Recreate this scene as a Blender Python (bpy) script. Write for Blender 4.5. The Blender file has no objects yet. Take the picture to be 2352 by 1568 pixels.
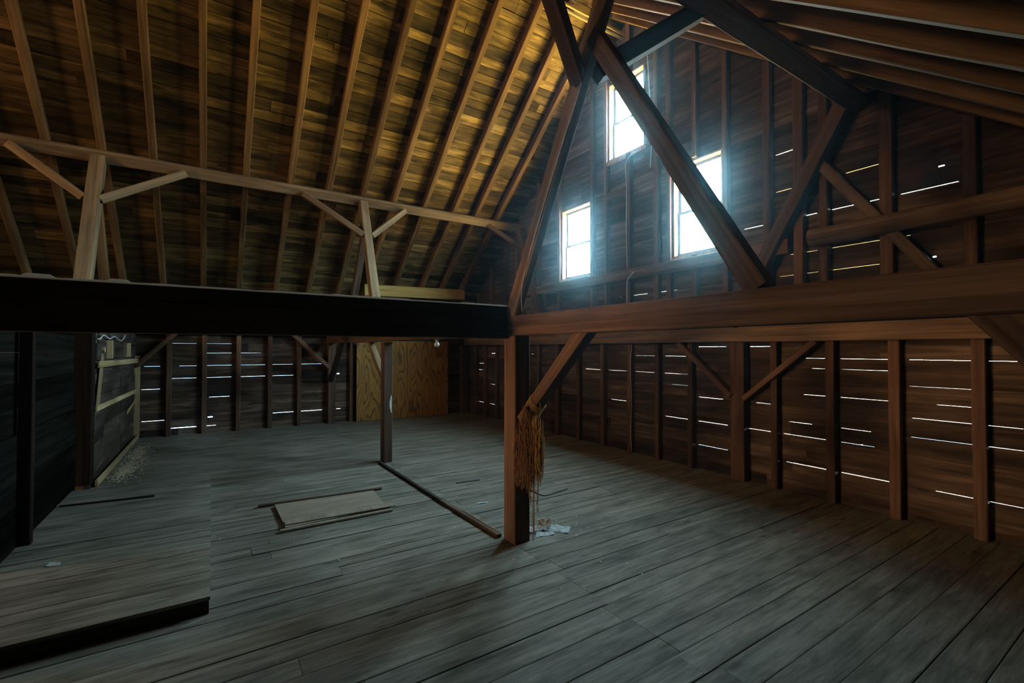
import bpy, bmesh, math, random
from mathutils import Vector, Matrix, noise

sc = bpy.context.scene
COL = sc.collection

# ------------------------------------------------------------------ camera
cam_d = bpy.data.cameras.new('camera')
cam = bpy.data.objects.new('camera', cam_d)
COL.objects.link(cam)
cam_d.sensor_width = 36.0
cam_d.lens = 1061.0 / 2352.0 * 36.0
cam_d.clip_start = 0.02
yaw, pit, rol = math.radians(-56.987), math.radians(0.944), math.radians(0.0457)
fw = Vector((math.sin(yaw) * math.cos(pit), math.cos(yaw) * math.cos(pit), math.sin(pit)))
r0 = Vector((math.cos(yaw), -math.sin(yaw), 0))
u0 = r0.cross(fw)
rr = math.cos(rol) * r0 + math.sin(rol) * u0
uu = -math.sin(rol) * r0 + math.cos(rol) * u0
cam.matrix_world = Matrix(((rr.x, uu.x, -fw.x, 0), (rr.y, uu.y, -fw.y, 0), (rr.z, uu.z, -fw.z, 1.8), (0, 0, 0, 1)))
sc.camera = cam

# ------------------------------------------------------------------ render look
sc.view_settings.view_transform = 'Standard'
sc.view_settings.look = 'None'
sc.view_settings.gamma = 1.0
sc.view_settings.use_curve_mapping = False
sc.view_settings.exposure = 0.0
try:
    sc.cycles.use_denoising = True
    sc.cycles.sample_clamp_indirect = 2.0
    sc.cycles.sample_clamp_direct = 60.0
    sc.cycles.denoising_prefilter = 'ACCURATE'
    sc.cycles.denoising_input_passes = 'RGB_ALBEDO_NORMAL'
    sc.cycles.volume_bounces = 0
    sc.cycles.max_bounces = 8
    sc.cycles.diffuse_bounces = 5
    sc.cycles.transparent_max_bounces = 12
    sc.cycles.caustics_reflective = False
    sc.cycles.caustics_refractive = False
except Exception:
    pass

# ------------------------------------------------------------------ world: bright overcast sky over sunlit grass
FRONT_SKY = (0.58, 0.89, 1.0, 1); FRONT_SKY_S = 92.0
FRONT_GND = (1.0, 0.74, 0.20, 1); FRONT_GND_S = 92.0
BACK_SKY = (1.0, 0.72, 0.42, 1); BACK_SKY_S = 85.0
BACK_GND = (1.0, 0.56, 0.24, 1); BACK_GND_S = 110.0
HORIZON = (1.0, 0.88, 0.66, 1); HORIZON_S = 34.0      # pale hazy strip of land under the horizon
SIDE = (0.42, 0.70, 1.0, 1); SIDE_S = 16.0            # shaded side of the barn, beyond the far eave wall
wd = bpy.data.worlds.new('daylight')
sc.world = wd
wd.use_nodes = True
wt = wd.node_tree
wt.nodes.clear()
def wn(t, **k):
    n = wt.nodes.new(t)
    for a, b in k.items():
        setattr(n, a, b)
    return n
wtc = wn('ShaderNodeTexCoord'); wsep = wn('ShaderNodeSeparateXYZ')
wt.links.new(wtc.outputs['Generated'], wsep.inputs[0])
def wmr(src, a, b):
    m = wn('ShaderNodeMapRange'); m.inputs['From Min'].default_value = a; m.inputs['From Max'].default_value = b
    wt.links.new(src, m.inputs['Value']); return m.outputs['Result']
zf = wmr(wsep.outputs['Z'], -0.04, 0.06); yf = wmr(wsep.outputs['Y'], -0.2, 0.2)
def wmix(f, a, b):
    m = wn('ShaderNodeMix', data_type='RGBA'); wt.links.new(f, m.inputs[0])
    for i, c in ((6, a), (7, b)):
        if isinstance(c, tuple): m.inputs[i].default_value = c
        else: wt.links.new(c, m.inputs[i])
    return m.outputs[2]
def sc4(c, s): return (c[0] * s, c[1] * s, c[2] * s, 1)
lowf = wmr(wsep.outputs['Z'], -0.34, -0.14)
front = wmix(zf, wmix(lowf, sc4(FRONT_GND, FRONT_GND_S), sc4(HORIZON, HORIZON_S)), sc4(FRONT_SKY, FRONT_SKY_S))
back = wmix(zf, sc4(BACK_GND, BACK_GND_S), sc4(BACK_SKY, BACK_SKY_S))
bg = wn('ShaderNodeBackground'); wo = wn('ShaderNodeOutputWorld')
xf = wmr(wsep.outputs['X'], -0.985, -0.90)
wt.links.new(wmix(xf, sc4(SIDE, SIDE_S), wmix(yf, back, front)), bg.inputs['Color']); bg.inputs['Strength'].default_value = 1.0
wt.links.new(bg.outputs[0], wo.inputs[0])

# windows of the two gables: (x0, x1, z0, z1)
GY, BY = 6.20, -9.10           # inside faces of the boards of the window gable and the gable behind the camera
WINS = [(-7.54, -6.66, 3.24, 4.68), (-6.17, -5.33, 5.28, 6.69), (-4.75, -3.90, 3.25, 4.70)]
BWINS = [WINS[1], WINS[2]]
BDOOR = (-7.4, -5.9, 0.0, 1.75)      # loft door of the gable behind the viewer, open to the sunlit yard
def portal(name, x0, x1, z0, z1, y, face):
    d = bpy.data.lights.new(name, 'AREA'); d.shape = 'RECTANGLE'
    d.size = x1 - x0; d.size_y = z1 - z0
    d.cycles.is_portal = True
    o = bpy.data.objects.new(name, d); COL.objects.link(o)
    o.location = ((x0 + x1) / 2, y, (z0 + z1) / 2)
    o.rotation_euler = (math.radians(-90 if face < 0 else 90), 0, 0)   # area lights shine along local -Z
for w in WINS: portal('window_light', *w, GY + 0.1, -1)
for w in BWINS + [BDOOR]: portal('window_light', *w, BY - 0.1, 1)

# ------------------------------------------------------------------ materials
def wood(name, dark, mid, light, axis=0, along=0.55, across=13.0, island=False, stain=0.55, rough=0.78, bump=0.25,
         knots=0.0, vary=0.35, stain_col=(0.25, 0.2, 0.18, 1), fine=True, stain_scale=1.0, spec=0.25):
    m = bpy.data.materials.new(name); m.use_nodes = True
    nt = m.node_tree; N = nt.nodes; L = nt.links
    bs = N['Principled BSDF']; bs.inputs['Roughness'].default_value = rough
    bs.inputs['Specular IOR Level'].default_value = spec
    tc = N.new('ShaderNodeTexCoord')
    if island:
        g = N.new('ShaderNodeNewGeometry'); rnd = g.outputs['Random Per Island']
    else:
        g = N.new('ShaderNodeObjectInfo'); rnd = g.outputs['Random']
    cm = N.new('ShaderNodeVectorMath'); cm.operation = 'SCALE'; cm.inputs[0].default_value = (37.3, 19.1, 53.7)
    L.new(rnd, cm.inputs['Scale'])
    ad = N.new('ShaderNodeVectorMath'); ad.operation = 'ADD'
    L.new(tc.outputs['Object'], ad.inputs[0]); L.new(cm.outputs[0], ad.inputs[1])
    def mapped(a, b):
        mp = N.new('ShaderNodeMapping'); s = [b, b, b]; s[axis] = a
        mp.inputs['Scale'].default_value = s
        L.new(ad.outputs[0], mp.inputs['Vector']); return mp.outputs[0]
    def nz(vec, scale, detail=6, rgh=0.6, dist=0.0):
        n = N.new('ShaderNodeTexNoise'); n.inputs['Scale'].default_value = scale
        n.inputs['Detail'].default_value = detail; n.inputs['Roughness'].default_value = rgh
        n.inputs['Distortion'].default_value = dist
        L.new(vec, n.inputs['Vector']); return n.outputs['Fac']
    def ramp(fac, pts):
        r = N.new('ShaderNodeValToRGB'); e = r.color_ramp.elements
        e[0].position, e[0].color = pts[0]; e[1].position, e[1].color = pts[-1]
        for p, c in pts[1:-1]:
            q = e.new(p); q.color = c
        L.new(fac, r.inputs[0]); return r.outputs[0]
    def mul(a, b, f=1.0):
        x = N.new('ShaderNodeMix'); x.data_type = 'RGBA'; x.blend_type = 'MULTIPLY'; x.inputs[0].default_value = f
        L.new(a, x.inputs[6]); L.new(b, x.inputs[7]); return x.outputs[2]
    c4 = lambda c: (c[0], c[1], c[2], 1)
    grain = nz(mapped(along, across), 1.0, 7, 0.62, 0.7)
    col = ramp(grain, [(0.30, c4(dark)), (0.5, c4(mid)), (0.72, c4(light))])
    st = nz(mapped(0.5 * stain_scale, 1.9 * stain_scale), 1.0, 5, 0.6, 0.3)
    w = (1, 1, 1, 1)
    sm = ramp(st, [(0.34, stain_col), (0.56, w)])
    col = mul(col, sm, stain)
    if fine:
        fg = nz(mapped(along * 6, across * 9), 1.0, 3, 0.6)
        col = mul(col, ramp(fg, [(0.3, (0.55, 0.55, 0.55, 1)), (0.6, w)]), 0.6)
    if knots:
        v = N.new('ShaderNodeTexVoronoi'); v.inputs['Scale'].default_value = 1.0
        L.new(mapped(1.7, 4.6), v.inputs['Vector'])
        col = mul(col, ramp(v.outputs['Distance'], [(0.05, (0.08, 0.06, 0.05, 1)), (0.15, w)]), knots)
    mr = N.new('ShaderNodeMapRange'); mr.inputs['To Min'].default_value = 1 - vary; mr.inputs['To Max'].default_value = 1 + vary
    fr = N.new('ShaderNodeMath'); fr.operation = 'FRACT'
    mm = N.new('ShaderNodeMath'); mm.operation = 'MULTIPLY'; mm.inputs[1].default_value = 7.31
    L.new(rnd, mm.inputs[0]); L.new(mm.outputs[0], fr.inputs[0]); L.new(fr.outputs[0], mr.inputs['Value'])
    hs = N.new('ShaderNodeHueSaturation'); L.new(mr.outputs[0], hs.inputs['Value']); L.new(col, hs.inputs['Color'])
    L.new(hs.outputs[0], bs.inputs['Base Color'])
    bp = N.new('ShaderNodeBump'); bp.inputs['Strength'].default_value = bump; bp.inputs['Distance'].default_value = 0.01
    L.new(grain, bp.inputs['Height']); L.new(bp.outputs[0], bs.inputs['Normal'])
    return m

def plain(name, col, rough=0.6, metal=0.0, var=0.25, scale=30.0):
    m = bpy.data.materials.new(name); m.use_nodes = True
    nt = m.node_tree; bs = nt.nodes['Principled BSDF']
    bs.inputs['Roughness'].default_value = rough; bs.inputs['Metallic'].default_value = metal
    n = nt.nodes.new('ShaderNodeTexNoise'); n.inputs['Scale'].default_value = scale; n.inputs['Detail'].default_value = 4
    r = nt.nodes.new('ShaderNodeValToRGB')
    r.color_ramp.elements[0].position = 0.3; r.color_ramp.elements[0].color = tuple(c * (1 - var) for c in col) + (1,)
    r.color_ramp.elements[1].position = 0.7; r.color_ramp.elements[1].color = tuple(min(1, c * (1 + var)) for c in col) + (1,)
    tc = nt.nodes.new('ShaderNodeTexCoord')
    nt.links.new(tc.outputs['Object'], n.inputs['Vector']); nt.links.new(n.outputs['Fac'], r.inputs[0])
    nt.links.new(r.outputs[0], bs.inputs['Base Color'])
    return m

def glass(name, tint=(0.95, 0.97, 0.97)):
    m = bpy.data.materials.new(name); m.use_nodes = True
    nt = m.node_tree; nt.nodes.clear()
    o = nt.nodes.new('ShaderNodeOutputMaterial'); t = nt.nodes.new('ShaderNodeBsdfTransparent'); g = nt.nodes.new('ShaderNodeBsdfGlossy')
    x = nt.nodes.new('ShaderNodeMixShader'); f = nt.nodes.new('ShaderNodeValue'); f.outputs[0].default_value = 0.04
    t.inputs[0].default_value = tint + (1,); g.inputs['Roughness'].default_value = 0.03
    nt.links.new(f.outputs[0], x.inputs[0]); nt.links.new(t.outputs[0], x.inputs[1]); nt.links.new(g.outputs[0], x.inputs[2])
    nt.links.new(x.outputs[0], o.inputs[0])
    return m

M = {}
M['floor'] = wood('worn_floorboards', (0.12, 0.108, 0.090), (0.21, 0.19, 0.16), (0.31, 0.285, 0.24), axis=1, along=1.6, across=26, island=True,
                  stain=0.6, rough=0.72, bump=0.35, knots=0.5, vary=0.13, stain_col=(0.30, 0.28, 0.25, 1), stain_scale=4.0, spec=0.15)
M['roof'] = wood('roof_boards', (0.06, 0.038, 0.016), (0.17, 0.108, 0.043), (0.36, 0.24, 0.095), axis=1, along=1.3, across=13, island=True,
                 stain=0.9, rough=0.8, bump=0.4, knots=0.8, vary=0.6, stain_col=(0.16, 0.15, 0.10, 1), stain_scale=2.0)
M['siding'] = wood('siding_boards', (0.036, 0.022, 0.016), (0.095, 0.060, 0.043), (0.22, 0.15, 0.105), axis=0, along=0.8, across=12, island=True,
                   stain=0.9, vary=0.35, stain_col=(0.25, 0.2, 0.18, 1), knots=0.5)
M['siding_y'] = wood('eave_siding_boards', (0.04, 0.025, 0.019), (0.12, 0.075, 0.055), (0.32, 0.22, 0.16), axis=1, along=0.9, across=12, island=True,
                     stain=1.0, vary=0.45, stain_col=(0.2, 0.16, 0.15, 1), knots=0.5)
M['part'] = wood('partition_boards', (0.03, 0.022, 0.018), (0.07, 0.05, 0.04), (0.14, 0.10, 0.08), axis=0, along=0.8, across=11, island=True,
                 stain=0.9, vary=0.4)
M['timber'] = wood('old_timber', (0.10, 0.062, 0.042), (0.19, 0.118, 0.080), (0.30, 0.20, 0.14), axis=0, along=0.5, across=16, stain=0.6, vary=0.16)
M['redtimber'] = wood('red_brown_timber', (0.055, 0.030, 0.021), (0.115, 0.064, 0.046), (0.19, 0.115, 0.082), axis=0, along=0.5, across=16, stain=0.6, vary=0.14)
M['stud'] = wood('stud_timber', (0.07, 0.036, 0.025), (0.15, 0.078, 0.05), (0.24, 0.14, 0.09), axis=0, along=0.6, across=16, stain=0.6, vary=0.25)
M['rafter'] = wood('rafter_timber', (0.095, 0.052, 0.022), (0.19, 0.106, 0.044), (0.30, 0.175, 0.078), axis=0, along=0.5, across=14, stain=0.6, vary=0.2)
M['purlin'] = wood('purlin_timber', (0.15, 0.098, 0.055), (0.27, 0.182, 0.102), (0.40, 0.285, 0.165), axis=0, along=0.5, across=13, stain=0.6, vary=0.1)
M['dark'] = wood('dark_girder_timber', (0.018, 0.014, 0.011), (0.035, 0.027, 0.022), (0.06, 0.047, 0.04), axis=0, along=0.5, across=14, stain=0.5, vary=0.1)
M['tar'] = wood('tarred_boards', (0.004, 0.0035, 0.003), (0.009, 0.008, 0.007), (0.018, 0.015, 0.013), axis=0, along=0.5, across=14, stain=0.5, vary=0.3, island=True, spec=0.0, rough=1.0)  # almost black base colour for the near part of the partition
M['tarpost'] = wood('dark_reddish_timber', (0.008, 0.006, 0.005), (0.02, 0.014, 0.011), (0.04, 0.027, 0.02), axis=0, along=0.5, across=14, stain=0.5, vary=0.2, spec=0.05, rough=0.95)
M['pale'] = wood('fresh_pale_wood', (0.30, 0.20, 0.10), (0.46, 0.33, 0.17), (0.58, 0.44, 0.25), axis=0, along=0.6, across=14, stain=0.35, vary=0.15)
M['yellow'] = wood('yellow_pine', (0.34, 0.20, 0.05), (0.52, 0.33, 0.10), (0.64, 0.45, 0.17), axis=0, along=0.6, across=12, stain=0.3, vary=0.08, knots=0.6)
M['board'] = wood('brown_board', (0.22, 0.168, 0.128), (0.30, 0.235, 0.185), (0.36, 0.29, 0.23), axis=1, along=1.0, across=9, stain=0.35, vary=0.05, bump=0.1)
M['winwood'] = wood('window_wood', (0.30, 0.15, 0.09), (0.45, 0.25, 0.15), (0.55, 0.34, 0.22), axis=2, along=1.0, across=14, stain=0.3, vary=0.05)
M['underlay'] = plain('dark_roof_underlay', (0.012, 0.010, 0.008), 0.95)
M['sash'] = plain('grey_painted_sash', (0.10, 0.095, 0.095), 0.6)
M['white'] = plain('white_metal_strip', (0.75, 0.78, 0.80), 0.4)
M['glass'] = glass('window_glass')
M['bulbglass'] = glass('bulb_glass', (0.7, 0.9, 1.0))
M['paper'] = plain('white_paper', (0.74, 0.76, 0.78), 0.8, var=0.08, scale=12)
M['paper_tan'] = plain('stained_paper', (0.58, 0.44, 0.34), 0.8, var=0.25, scale=14)
M['twine'] = plain('brown_twine', (0.15, 0.075, 0.038), 0.9, var=0.5, scale=60)
M['straw'] = plain('golden_twine', (0.30, 0.185, 0.06), 0.9, var=0.4, scale=60)
M['cable'] = plain('pale_cable', (0.55, 0.56, 0.57), 0.5)
M['black'] = plain('black_metal', (0.03, 0.03, 0.03), 0.5)
M['debris'] = plain('pale_crumbs', (0.50, 0.42, 0.30), 0.9, var=0.4, scale=40)
M['flake'] = plain('white_flakes', (0.65, 0.68, 0.68), 0.8, var=0.3, scale=40)
def plywood():
    m = bpy.data.materials.new('plywood'); m.use_nodes = True
    nt = m.node_tree; N = nt.nodes; L = nt.links; bs = N['Principled BSDF']; bs.inputs['Roughness'].default_value = 0.7
    tc = N.new('ShaderNodeTexCoord'); mp = N.new('ShaderNodeMapping'); mp.inputs['Scale'].default_value = (1, 3.0, 0.55)
    L.new(tc.outputs['Object'], mp.inputs[0])
    n = N.new('ShaderNodeTexNoise'); n.inputs['Scale'].default_value = 1.0; n.inputs['Detail'].default_value = 1.5; n.inputs['Roughness'].default_value = 0.4
    L.new(mp.outputs[0], n.inputs['Vector'])
    a = N.new('ShaderNodeMath'); a.operation = 'MULTIPLY'; a.inputs[1].default_value = 13.0
    f = N.new('ShaderNodeMath'); f.operation = 'FRACT'
    L.new(n.outputs['Fac'], a.inputs[0]); L.new(a.outputs[0], f.inputs[0])
    r = N.new('ShaderNodeValToRGB'); e = r.color_ramp.elements
    e[0].position = 0.0; e[0].color = (0.42, 0.22, 0.055, 1); e[1].position = 0.6; e[1].color = (0.34, 0.165, 0.035, 1)
    q = e.new(0.8); q.color = (0.12, 0.05, 0.012, 1); q = e.new(1.0); q.color = (0.40, 0.21, 0.05, 1)
    L.new(f.outputs[0], r.inputs[0]); L.new(r.outputs[0], bs.inputs['Base Color'])
    return m
M['ply'] = plywood()
def rim_light():  # pale translucent material that stands in for rim light on the girder
    m = bpy.data.materials.new('torn_pale_fibre'); m.use_nodes = True; nt = m.node_tree; nt.nodes.clear()
    o = nt.nodes.new('ShaderNodeOutputMaterial'); d = nt.nodes.new('ShaderNodeBsdfDiffuse'); t = nt.nodes.new('ShaderNodeBsdfTranslucent'); x = nt.nodes.new('ShaderNodeMixShader')
    d.inputs[0].default_value = (0.5, 0.42, 0.36, 1); t.inputs[0].default_value = (0.75, 0.68, 0.6, 1); x.inputs[0].default_value = 0.65
    nt.links.new(d.outputs[0], x.inputs[1]); nt.links.new(t.outputs[0], x.inputs[2]); nt.links.new(x.outputs[0], o.inputs[0])
    return m
M['film'] = rim_light()

# ------------------------------------------------------------------ helpers
def tag(o, label, cat, group=None, kind=None):
    o['label'] = label; o['category'] = cat
    if group: o['group'] = group
    if kind: o['kind'] = kind
    return o

def link(name, bm, mat, parent=None, mw=None, smooth=False):
    me = bpy.data.meshes.new(name); bm.normal_update(); bm.to_mesh(me); bm.free()
    me.materials.append(mat)
    if smooth:
        for p in me.polygons: p.use_smooth = True
    o = bpy.data.objects.new(name, me); COL.objects.link(o)
    if mw is not None: o.matrix_world = mw
    if parent: o.parent = parent
    return o

def empty(name, loc, label, cat, group=None, kind=None):
    o = bpy.data.objects.new(name, None); COL.objects.link(o); o.location = loc; o.empty_display_size = 0.1
    return tag(o, label, cat, group, kind)

def add_box(bm, x0, x1, y0, y1, z0, z1, mw=None):
    vs = [Vector((x, y, z)) for x in (x0, x1) for y in (y0, y1) for z in (z0, z1)]
    if mw is not None: vs = [mw @ v for v in vs]
    v = [bm.verts.new(p) for p in vs]
    for f in ((0, 1, 3, 2), (4, 6, 7, 5), (0, 4, 5, 1), (2, 3, 7, 6), (0, 2, 6, 4), (1, 5, 7, 3)):
        bm.faces.new([v[i] for i in f])
    return v

def frame_of(p0, p1, up=(0, 0, 1), roll=0.0):
    p0, p1 = Vector(p0), Vector(p1)
    x = (p1 - p0).normalized(); u = Vector(up)
    if abs(x.dot(u)) > 0.98: u = Vector((0, 1, 0))
    y = u.cross(x).normalized(); z = x.cross(y)
    R = Matrix((x, y, z)).transposed().to_4x4()
    return Matrix.Translation(p0) @ R @ Matrix.Rotation(roll, 4, 'X')

SEED = [0]
def timber_bm(length, w, h, wob=0.004, bev=0.008, seg=0.3, ends=0.0):
    """Squared timber along local X, section w (local Y) by h (local Z), with chamfered arrises and a hand-hewn waviness."""
    SEED[0] += 1; s = SEED[0] * 3.17
    n = max(2, int(length / seg) + 1)
    bm = bmesh.new()
    b = min(bev, w * 0.25, h * 0.25)
    prof = [(-w / 2 + b, -h / 2), (w / 2 - b, -h / 2), (w / 2, -h / 2 + b), (w / 2, h / 2 - b), (w / 2 - b, h / 2), (-w / 2 + b, h / 2), (-w / 2, h / 2 - b), (-w / 2, -h / 2 + b)]
    rings = []
    for i in range(n + 1):
        t = length * i / n; ring = []
        for j, (y, z) in enumerate(prof):
            q = noise.noise_vector(Vector((t * 1.1 + s, j // 2 * 3.3, s)))
            q2 = noise.noise_vector(Vector((t * 5.0 + s, j * 1.7, s + 9)))
            ring.append(bm.verts.new((t, y + wob * q.y + wob * 0.4 * q2.y, z + wob * q.z + wob * 0.4 * q2.z)))
        rings.append(ring)
    for a, c in zip(rings, rings[1:]):
        for j in range(8):
            bm.faces.new((a[j], a[(j + 1) % 8], c[(j + 1) % 8], c[j]))
    bm.faces.new(rings[0][::-1]); bm.faces.new(rings[-1])
    bmesh.ops.recalc_face_normals(bm, faces=bm.faces)
    return bm

def timber(name, label, cat, p0, p1, w, h, mat, group=None, up=(0, 0, 1), roll=0.0, wob=0.004, seg=0.3, parent=None, bev=0.008, kind=None):
    bm = timber_bm((Vector(p1) - Vector(p0)).length, w, h, wob, bev, seg)
    o = link(name, bm, mat, None, frame_of(p0, p1, up, roll))
    if parent:
        mw = o.matrix_world.copy(); o.parent = parent; o.matrix_parent_inverse = parent.matrix_world.inverted(); o.matrix_world = mw
    elif label: tag(o, label, cat, group, kind)
    return o

def log_bm(length, r, seed=1):
    bm = bmesh.new(); n = int(length / 0.15); k = 14; rings = []
    for i in range(n + 1):
        t = length * i / n; cy = 0.03 * noise.noise(Vector((t * 0.5, seed, 0))); cz = 0.02 * noise.noise(Vector((t * 0.6, 5, seed)))
        ring = []
        for j in range(k):
            a = 2 * math.pi * j / k
            q = r * (1 + 0.1 * noise.noise(Vector((t * 1.5, math.cos(a) * 1.2 + seed, math.sin(a) * 1.2))) + 0.03 * noise.noise(Vector((t * 6, a * 3, seed))))
            ring.append(bm.verts.new((t, cy + q * math.cos(a), cz + q * math.sin(a))))
        rings.append(ring)
    for a, c in zip(rings, rings[1:]):
        for j in range(k): bm.faces.new((a[j], a[(j + 1) % k], c[(j + 1) % k], c[j]))
    bm.faces.new(rings[0][::-1]); bm.faces.new(rings[-1])
    bmesh.ops.recalc_face_normals(bm, faces=bm.faces)
    return bm

def tube(name, pts, r, mat, parent=None, smooth=True, k=6):
    """A thin round cord through pts, as a mesh."""
    bm = bmesh.new(); add_tube(bm, pts, r, k)
    return link(name, bm, mat, parent, None, smooth)
def add_tube(bm, pts, r, k=6):
    pts = [Vector(p) for p in pts]; rings = []
    for i, p in enumerate(pts):
        d = (pts[min(i + 1, len(pts) - 1)] - pts[max(i - 1, 0)]).normalized()
        u = Vector((0, 0, 1)) if abs(d.z) < 0.9 else Vector((1, 0, 0))
        a = d.cross(u).normalized(); b = d.cross(a)
        rings.append([bm.verts.new(p + r * (math.cos(2 * math.pi * j / k) * a + math.sin(2 * math.pi * j / k) * b)) for j in range(k)])
    for a, c in zip(rings, rings[1:]):
        for j in range(k): bm.faces.new((a[j], a[(j + 1) % k], c[(j + 1) % k], c[j]))
    bm.faces.new(rings[0][::-1]); bm.faces.new(rings[-1])
def smooth_path(pts, n=8):
    pts = [Vector(p) for p in pts]; out = []
    for i in range(len(pts) - 1):
        p0, p1, p2, p3 = pts[max(i - 1, 0)], pts[i], pts[i + 1], pts[min(i + 2, len(pts) - 1)]
        for s in range(n):
            t = s / n
            out.append(0.5 * ((2 * p1) + (p2 - p0) * t + (2 * p0 - 5 * p1 + 4 * p2 - p3) * t * t + (3 * p1 - p0 - 3 * p2 + p3) * t ** 3))
    return out + [pts[-1]]

ORD = ['first', 'second', 'third', 'fourth', 'fifth', 'sixth', 'seventh', 'eighth', 'ninth', 'tenth', 'eleventh', 'twelfth', 'thirteenth', 'fourteenth', 'fifteenth', 'sixteenth', 'seventeenth', 'eighteenth', 'nineteenth', 'twentieth']

# ------------------------------------------------------------------ dimensions
RX = -5.73                       # ridge
SL = 0.8                         # roof slope
XL, XR = -11.95, 0.47            # inside faces of the two eave walls
RU = 7.55                        # underside of the rafters at the ridge
RD = 0.15                        # rafter depth, measured vertically
Y1, Y2, Y3 = -1.42, 2.43, 6.02   # the three bents
def under(x): return RU - SL * abs(x - RX)
def sheath(x): return under(x) + RD * 1.28

# ------------------------------------------------------------------ floor
def build_floor():
    rnd = random.Random(4)
    bm = bmesh.new()
    ys = [-9.3, Y1, 2.36, 6.35]
    x = XL - 0.1
    while x < XR + 0.1:
        w = rnd.uniform(0.135, 0.20) if x < -3.75 else rnd.uniform(0.17, 0.255)
        brk = []
        for k, (a, b) in enumerate(zip(ys, ys[1:])):
            cuts = [a, b]
            if rnd.random() < 0.35: cuts.insert(1, a + (b - a) * rnd.uniform(0.35, 0.65))
            brk += cuts[:-1] if k < 2 else cuts
        brk = [brk[0]] + [v + rnd.choice((0, 0, 0.07, -0.05)) for v in brk[1:-1]] + [brk[-1]]
        for a, b in zip(brk, brk[1:]):
            g = rnd.choice((0.002, 0.0025, 0.003, 0.0045))
            dz = rnd.uniform(-0.003, 0.002); n = 6
            top = []; bot = []
            for i in range(n + 1):
                y = a + 0.0015 + (b - a - 0.003) * i / n
                cup = 0.002 * noise.noise(Vector((x * 5, y, 2)))
                e0 = 0.003 * noise.noise(Vector((x * 9, y * 1.3, 7))); 
                top.append([bm.verts.new((x + g + e0 * .5, y, dz - 0.002 + cup)), bm.verts.new((x + g + 0.006, y, dz + cup)), bm.verts.new((x + w - g - 0.006, y, dz + cup)), bm.verts.new((x + w - g + e0 * .5, y, dz - 0.002 + cup))])
                bot.append([bm.verts.new((x + g, y, -0.04)), bm.verts.new((x + w - g, y, -0.04))])
            for i in range(n):
                t0, t1, b0, b1 = top[i], top[i + 1], bot[i], bot[i + 1]
                for j in range(3): bm.faces.new((t0[j], t0[j + 1], t1[j + 1], t1[j]))
                bm.faces.new((t0[0], t1[0], b1[0], b0[0])); bm.faces.new((t0[3], b0[1], b1[1], t1[3]))
                bm.faces.new((b0[0], b1[0], b1[1], b0[1]))
            for t, q in ((top[0], bot[0]), (top[-1], bot[-1])):
                bm.faces.new((t[0], q[0], q[1], t[3], t[2], t[1]))
        x += w
    add_box(bm, XL - 0.1, XR + 0.1, -9.3, 6.35, -0.16, -0.12)
    bmesh.ops.recalc_face_normals(bm, faces=bm.faces)
    return tag(link('floor', bm, M['floor']), 'wide worn grey floorboards of the loft running towards the window gable', 'floor', kind='structure')
build_floor()

# ------------------------------------------------------------------ roof sheathing
def build_roof():
    rnd = random.Random(8)
    bm = bmesh.new()
    L = math.hypot(1, SL)
    for side in (-1, 1):
        s = 0.0; smax = 6.75 * L
        ux = Vector((side / L, 0, -SL / L)); nz_ = Vector((side * SL / L, 0, 1 / L))
        o = Vector((RX, 0, sheath(RX)))
        while s < smax:
            w = rnd.uniform(0.13, 0.22)
            y = -9.35
            while y < 6.4:
                ln = rnd.uniform(2.4, 4.6); y1 = min(y + ln, 6.4)
                if 6.4 - y1 < 0.5: y1 = 6.4
                gap = rnd.choice((0.002, 0.003, 0.005, 0.009)); lift = rnd.uniform(0, 0.008)
                vs = []
                for yy in (y + 0.002, y1 - 0.002):
                    for ss in (s + gap, s + w - gap):
                        for t in (lift, lift + 0.025):
                            p = o + ux * ss + nz_ * t; vs.append(bm.verts.new((p.x, yy, p.z)))
                for f in ((0, 1, 3, 2), (4, 6, 7, 5), (0, 4, 5, 1), (2, 3, 7, 6), (0, 2, 6, 4), (1, 5, 7, 3)):
                    bm.faces.new([vs[i] for i in f])
                y = y1
            s += w
        # shingle underlay closing the board joints
        a = o + nz_ * 0.036; b = a + ux * (smax + 0.2); c = nz_ * 0.02
        v = [bm.verts.new((p.x, yy, p.z)) for yy in (-9.4, 6.45) for p in (a, b, b + c, a + c)]
        for f in ((0, 1, 2, 3), (7, 6, 5, 4), (0, 4, 5, 1), (1, 5, 6, 2), (2, 6, 7, 3), (3, 7, 4, 0)): bm.faces.new([v[i] for i in f]).material_index = 1
    bmesh.ops.recalc_face_normals(bm, faces=bm.faces)
    tag(link('ceiling', bm, M['roof']), 'steep board roof over the loft, warm brown planks lit by the windows', 'roof', kind='structure')
    bpy.data.objects['ceiling'].data.materials.append(M['underlay'])
build_roof()

# ------------------------------------------------------------------ walls
def snap_rows(rows, gaps):
    out = {}
    for a, b, z, *w in gaps:
        r = min(rows, key=lambda q: abs(q - z))
        out.setdefault(r, []).append((a, b, w[0] if w else None))
    return out
def split(a, b, cuts):
    """[a,b] minus the intervals in cuts."""
    segs = [(a, b)]
    for c0, c1 in cuts:
        n = []
        for s0, s1 in segs:
            if c1 <= s0 or c0 >= s1: n.append((s0, s1)); continue
            if c0 > s0: n.append((s0, c0))
            if c1 < s1: n.append((c1, s1))
        segs = n
    return [s for s in segs if s[1] - s[0] > 0.004]

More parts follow.
